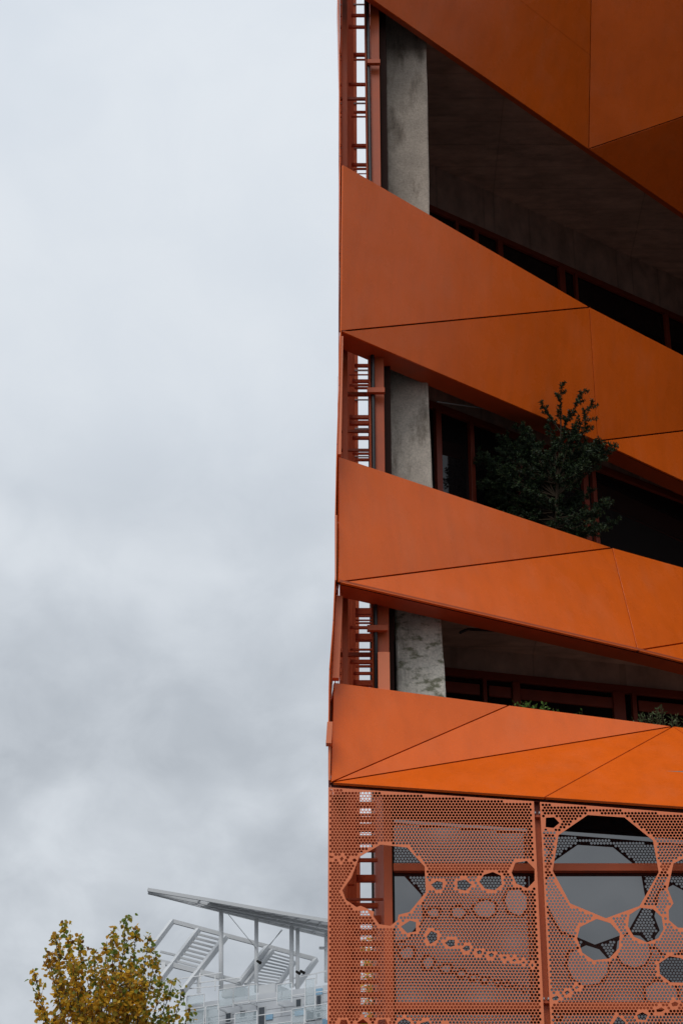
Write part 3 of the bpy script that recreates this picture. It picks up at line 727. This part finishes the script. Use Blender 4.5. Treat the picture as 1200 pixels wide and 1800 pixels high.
# ------------------------------------------------------------------ autumn trees
def autumn_tree(label, base, tips, trunk_top, dens, seed, green):
    rng = random.Random(seed)
    root = empty('autumn_tree', base, label, 'tree')
    bmw = bmesh.new(); nv, nf, ni = [], [], []
    base = Vector(base); tt = Vector(trunk_top)
    add_tube(bmw, [base, base.lerp(tt, .5)+Vector((.05,0,0)), tt], [.13, .10, .075], 10)
    def leaf(p, g):
        l = rng.uniform(.065, .11); o = Vector((rng.gauss(0,.7), rng.gauss(0,.7), rng.gauss(-.5,.6))).normalized()
        s = o.cross(Vector((rng.uniform(-1,1), rng.uniform(-1,1), rng.uniform(-1,1)))).normalized()*l*.42; nn = o.cross(s).normalized()*l*.12
        c = len(nv); nv.extend([p, p+o*l*.25+s*.9+nn, p+o*l*.6+s*.8+nn, p+o*l, p+o*l*.6-s*.8+nn, p+o*l*.25-s*.9+nn])
        nf.append((c, c+1, c+2, c+3)); nf.append((c, c+3, c+4, c+5))
        r = rng.random()
        if r < g*.8: mi = 3 if rng.random() < .6 else 2
        else: mi = rng.choice([0,0,0,1,1,1,2,2,4])
        ni.extend([mi, mi])
    for tip, w, g in tips:
        tip = Vector(tip); st = tt + Vector((0,0,-rng.uniform(0,1.2))); h = tip.z-st.z
        pts = []
        for i in range(9):
            t = i/8; q = Vector((st.x+(tip.x-st.x)*t**.8, st.y+(tip.y-st.y)*t**.8, st.z+h*t)); q += Vector((rng.gauss(0,.03), rng.gauss(0,.03), 0))*(1-t)*2; pts.append(q)
        add_tube(bmw, pts, [.024*(1-.9*i/8)+.003 for i in range(9)], 6)
        nb = int(h/.09)
        for k in range(nb):
            t = .12+.88*k/nb; i = min(7, int(t*8)); p = pts[i].lerp(pts[i+1], t*8-i)
            a = rng.uniform(0, 2*math.pi); ln = w*rng.uniform(.35,1)*(1.08-t)**.55
            e = p + Vector((math.cos(a)*ln*.62, math.sin(a)*ln*.62, ln*rng.uniform(.5,1)))
            if e.z > tip.z: e.z = tip.z - rng.uniform(0,.1)
            add_tube(bmw, [p, p.lerp(e,.5)+Vector((0,0,-.02)), e], [.007,.005,.002], 4)
            for j in range(max(3, int(ln*dens))):
                u = rng.uniform(.15,1.05); q = p.lerp(e, u)+Vector((rng.gauss(0,.055), rng.gauss(0,.055), rng.gauss(0,.055)))
                gg = g if t > .62 else g*.25
                if green and q.x > green: gg = .9
                leaf(q, gg)
        for j in range(12): leaf(tip+Vector((rng.gauss(0,.03), rng.gauss(0,.03), rng.uniform(-.25,.03))), g)
    bm_obj('trunk', bmw, 'bark', root)
    mesh('crown', nv, nf, None, root, mats=['leaf_ochre','leaf_yellow','leaf_olive','leaf_green','leaf_brown'], idx=ni)['kind'] = 'stuff'
D = 36.0
tl = [(115,1620,36.2,.55,.35),(95,1640,36,.45,.3),(140,1645,35.6,.45,.45),(85,1672,35.7,.5,.15),(60,1705,36.2,.45,.2),(165,1668,36.3,.4,.5),(178,1700,35.8,.5,.2),(130,1690,35.4,.6,.1),
      (200,1630,35.8,.4,.4),(188,1655,36.3,.4,.2),(222,1612,36,.42,.9),(240,1628,36.2,.45,.85),(262,1645,35.9,.4,.7),(275,1672,36.3,.4,.5),(232,1690,35.4,.6,.15),(205,1710,35.3,.6,.05),(160,1750,35.2,.6,.05),
      (255,1720,35.4,.55,.05),(285,1720,35.9,.35,.5),(305,1722,36.2,.3,.95),(322,1740,36,.28,.95),(335,1770,36.3,.25,.95),(75,1765,36,.5,.1),(100,1735,35.3,.6,.1),(300,1775,35.6,.45,.8)]
tips = [(U(x, y, d), w, g) for x, y, d, w, g in tl]
tc_ = U(190, 2010, 36.0)
autumn_tree('yellow and green autumn tree rising at the lower left', (tc_.x, 16.0, 0), tips, tc_, 78, 21, U(290,1700,36).x)
tl2 = [(640,1650,44,.5,.3),(660,1600,44,.4,.4),(690,1640,44.3,.5,.2),(620,1700,44,.35,.2),(655,1690,43.6,.5,.1),(720,1690,44.2,.5,.2)]
tc2 = U(670, 1960, 44.0)
autumn_tree('yellow autumn tree glimpsed through the slot behind the perforated corner screen', (tc2.x, 24.0, 0), [(U(x, y, d), w, g) for x, y, d, w, g in tl2], tc2, 60, 22, None)

# ------------------------------------------------------------------ far building with roof canopy and pergola
def far_building():
    mat('far_cladding', (0.55, 0.57, 0.60), 0.6, 0.4, var=0.06, vscale=0.5)
    mat('far_joint', (0.45, 0.46, 0.47), 0.8, 0.2)
    mat('far_steel', (0.78, 0.79, 0.80), 0.5, 0.4, var=0.05, vscale=0.4)
    mat('far_steel_dark', (0.56, 0.575, 0.59), 0.5, 0.4)
    mat('far_window', (0.07, 0.08, 0.095), 0.1, 0.5)
    mat('far_blue', (0.26, 0.44, 0.60), 0.25, 0.5)
    m = mat('far_glass', (0.58, 0.68, 0.72), 0.08, 0.5)
    m.node_tree.nodes['Principled BSDF'].inputs['Alpha'].default_value = 0.26
    A = U(326, 1765, 150); C = U(640, 1720, 142.6)
    A2, C2 = (A.x, A.y), (C.x, C.y)
    t = Vector((C.x-A.x, C.y-A.y, 0)).normalized(); n = Vector((t.y, -t.x, 0)); Ln = (Vector((C.x, C.y, 0))-Vector((A.x, A.y, 0))).length + 6
    ztop = (A.z + C.z)/2
    F = empty('apartment_building', (A.x+5, A.y+4, 0), 'distant pale grey building with glass balustrades, roof pergola and slanted canopy', 'building')
    O = Vector((A.x, A.y, 0))
    def wb(name, s0, s1, z0, z1, n0, n1, mt, par):
        bm = bmesh.new(); add_prism(bm, [O+t*s0+n*n0+Vector((0,0,z0)), O+t*s1+n*n0+Vector((0,0,z0)), O+t*s1+n*n1+Vector((0,0,z0)), O+t*s0+n*n1+Vector((0,0,z0))], (0,0,z1-z0)); return bm_obj(name, bm, mt, par)
    core = wb('wall', 0, Ln, 0, ztop-0.1, -12, -0.12, 'far_joint', F)
    # cladding boards, one mesh reused
    bl, bh = 4.2, 0.62; bmb = bmesh.new()
    add_prism(bmb, [Vector((0.02,0,0.015)), Vector((bl-0.02,0,0.015)), Vector((bl-0.02,0,bh-0.015)), Vector((0.02,0,bh-0.015))], (0,0.10,0))
    bmesh.ops.recalc_face_normals(bmb, faces=bmb.faces)
    me = bpy.data.meshes.new('cladding_board'); bmb.to_mesh(me); bmb.free(); me.materials.append(MATS['far_cladding'])
    rot = math.atan2(t.y, t.x)
    for r in range(9):
        for c in range(int(Ln/bl)+1):
            o = bpy.data.objects.new('cladding_board', me); COL.objects.link(o); o.parent = core
            s = c*bl - (r % 2)*bl*0.5
            if s < 0: continue
            p = O + t*s; o.location = (p.x, p.y, ztop-0.05-(r+1)*bh); o.rotation_euler = (0, 0, rot)
    zz = lambda x, y: (250+x/3.4286, 1540+y/3.4286)
    def sh(x, y, off=0.0):
        px, py = zz(x, y); a = (O+n*off); b = a+t; p = on_wall(px, py, (a.x, a.y), (b.x, b.y)); return (Vector((p.x, p.y, 0))-a).dot(t), p.z
    def rect(name, x0, y0, x1, y1, mt, n0, n1, par=F, frame=False):
        s0, z1 = sh(x0, y0, n1); s1, z0 = sh(x1, y1, n1)
        if frame:
            w = wb(name, s0, s1, z0, z1, n0, n1, 'far_steel_dark', par); wb('pane', s0+.09, s1-.09, z0+.09, z1-.09, n1+.002, n1+.015, mt, w); return w
        return wb(name, s0, s1, z0, z1, n0, n1, mt, par)
    for r in ((500,822,540,882), (585,808,628,850), (697,787,742,900), (922,738,962,790), (1045,715,1083,808), (1047,820,1078,855), (985,805,1040,865), (395,845,412,900), (365,850,385,900), (667,810,692,860)):
        rect('window', *r, 'far_window', 0.0, 0.06, F, True)
    for r in ((745,832,785,862), (1045,680,1083,712), (1085,862,1112,900), (918,798,975,835)):
        rect('tinted_panel', *r, 'far_blue', 0.0, 0.08)
    for r in ((270,722,372,768), (460,682,548,775), (550,668,640,742), (643,655,690,742), (812,652,900,745), (982,620,1040,780), (385,782,460,892), (560,826,690,895), (900,800,975,880), (980,785,1112,850), (275,800,372,900), (700,900,900,960)):
        s0, z1 = sh(r[0], r[1], 1.1); s1, z0 = sh(r[2], r[3], 1.1)
        g = wb('balustrade', s0, s1, z1-.05, z1, 1.05, 1.11, 'far_steel', F)
        wb('glass_panel', s0+.03, s1-.03, z0, z1-.06, 1.07, 1.09, 'far_glass', g)
        for s in (s0, s1): wb('upright', s-.03, s+.03, z0-.2, z1-.06, 1.04, 1.10, 'far_steel', g)
        wb('bracket', s0, s0+.08, z0-.2, z0-.1, 0.0, 1.04, 'far_steel', g)
    for y in (778, 868):
        s0, z = sh(470, y, 1.0); wb('terrace_rail', 0.3, Ln, z-.06, z, 0.98, 1.03, 'far_steel', F)
    # roof plant
    rect('roof_plant', 700, 660, 800, 705, 'far_steel_dark', -3.2, -1.2)
    rect('roof_plant', 480, 655, 560, 720, 'far_steel', -4.2, -2.2)
    def V2(x, y, d): px, py = zz(x, y); return U(px, py, d)
    # railing on the roof
    rl = group_part('roof_railing', F)
    for a, b in (((80,640),(480,582)), ((250,655),(600,610)), ((860,628),(1110,572)), ((60,700),(470,660))):
        beam('rail', V2(*a, 150), V2(*b, 148), .07, .07, 'far_steel', rl)
    for x, y0, y1 in ((128,520,640), (342,585,705), (232,640,730), (1050,585,650), (440,600,690), (860,630,660)):
        beam('upright', V2(x, y0, 149.5), V2(x, y1, 149.5), .3 if x in (128,342) else .08, .1, 'far_steel', rl)
    # pergola: slanting frame with two louvred bays
    pg = group_part('pergola', F)
    def pb(name, a, b, w, da=None, db=None):
        # frame plane leans back: higher points stand further away
        dd = lambda p: 149.0 + (560-p[1]+0.22*p[0])*0.012
        beam(name, V2(*a, dd(a)), V2(*b, dd(b)), w, w*1.2, 'far_steel_dark', pg)
    pb('frame_beam', (60,435), (183,272), .30); pb('frame_beam', (183,272), (1048,503), .26); pb('frame_beam', (1048,503), (930,665), .30)
    pb('frame_beam', (90,512), (590,640), .30); pb('frame_beam', (110,455), (215,480), .14); pb('frame_beam', (100,640), (338,325), .32); pb('frame_beam', (245,695), (500,370), .34)
    pb('frame_beam', (585,650), (752,432), .34); pb('frame_beam', (625,655), (785,450), .26); pb('frame_beam', (820,655), (915,520), .26)
    for k in range(9):
        f = k/8.0; a = (338-150*f, 350+185*f); b = (470-140*f, 385+188*f); pb('louvre', a, b, .13)
    for k in range(11):
        f = k/10.0; a = (775-130*f, 462+185*f); b = (905-105*f, 500+165*f); pb('louvre', a, b, .10)
    # canopy: thin sloping roof on tall posts
    cn = group_part('canopy', F)
    near = [V2(35,86,148.0), V2(420,152,147.2), V2(830,226,146.6), V2(1250,296,146.0)]
    far_ = [V2(42,92,148.6), V2(360,174,150.5), V2(700,258,150.5), V2(1250,388,150.5)]
    for i in range(3):
        bm = bmesh.new()
        if i == 0: add_prism(bm, [near[0].lerp(near[1], .78), near[1], far_[1], far_[0].lerp(far_[1], .9)], (0,0,0.08))
        else: add_prism(bm, [near[i], near[i+1], far_[i+1], far_[i]], (0,0,0.08)); bm_obj('canopy_panel', bm, 'far_steel', cn)
        beam('edge_beam', near[i]+Vector((0,-.02,.05)), near[i+1]+Vector((0,-.02,.05)), .18, .26, 'far_steel_dark', cn)
        beam('edge_beam', far_[i]+Vector((0,.02,-.05)), far_[i+1]+Vector((0,.02,-.05)), .20, .30, 'far_steel', cn)
    for f in (0.30, 0.62):
        a = [near[i].lerp(far_[i], f) for i in range(4)]
        for i in range(3): beam('purlin', a[i]+Vector((0,0,-.14)), a[i+1]+Vector((0,0,-.14)), .18, .22, 'far_steel_dark', cn)
    for k in range(14):
        f = 0.82+k/13*2.1; i = min(2, int(f)); a = near[i].lerp(near[i+1], f-i); b = far_[i].lerp(far_[i+1], f-i)
        beam('rib', a+Vector((0,0,-.05)), b+Vector((0,0,-.05)), .1, .16, 'far_steel_dark', cn)
    for x, y0, y1, w in ((476,178,690,28), (688,245,700,25), (900,262,670,28), (936,318,680,24), (1108,330,640,24)):
        a = V2(x, y0, 149.3); b = V2(x, y1, 149.3); wd = w/3.4286*0.043
        bm = bmesh.new(); add_tube(bm, [b, a], wd/2, 12); bm_obj('post', bm, 'far_steel', cn, smooth=True)
    for a, b in (((520,232),(690,440)), ((845,325),(690,500)), ((840,322),(770,415))):
        tube('tie_rod', [V2(*a, 149), V2(*b, 149)], .025, 'far_steel_dark', cn, 5)
    h = V2(1085, 432, 149); tube('lamp_arm', [V2(1108,425,149.2), h], .04, 'far_steel_dark', cn, 5); box('lamp_head', h.x-.25, h.x+.2, h.y-.15, h.y+.15, h.z-.1, h.z+.06, 'far_steel_dark', cn, .03)
    for x, y in ((700,518), (936,582), (962,578)):
        p = V2(x, y, 148.6); tube('floodlight', [p+Vector((-.12,0,.1)), p+Vector((.2,-.1,-.12))], [.09,.12], 'dark_rubber', cn, 8)
far_building()
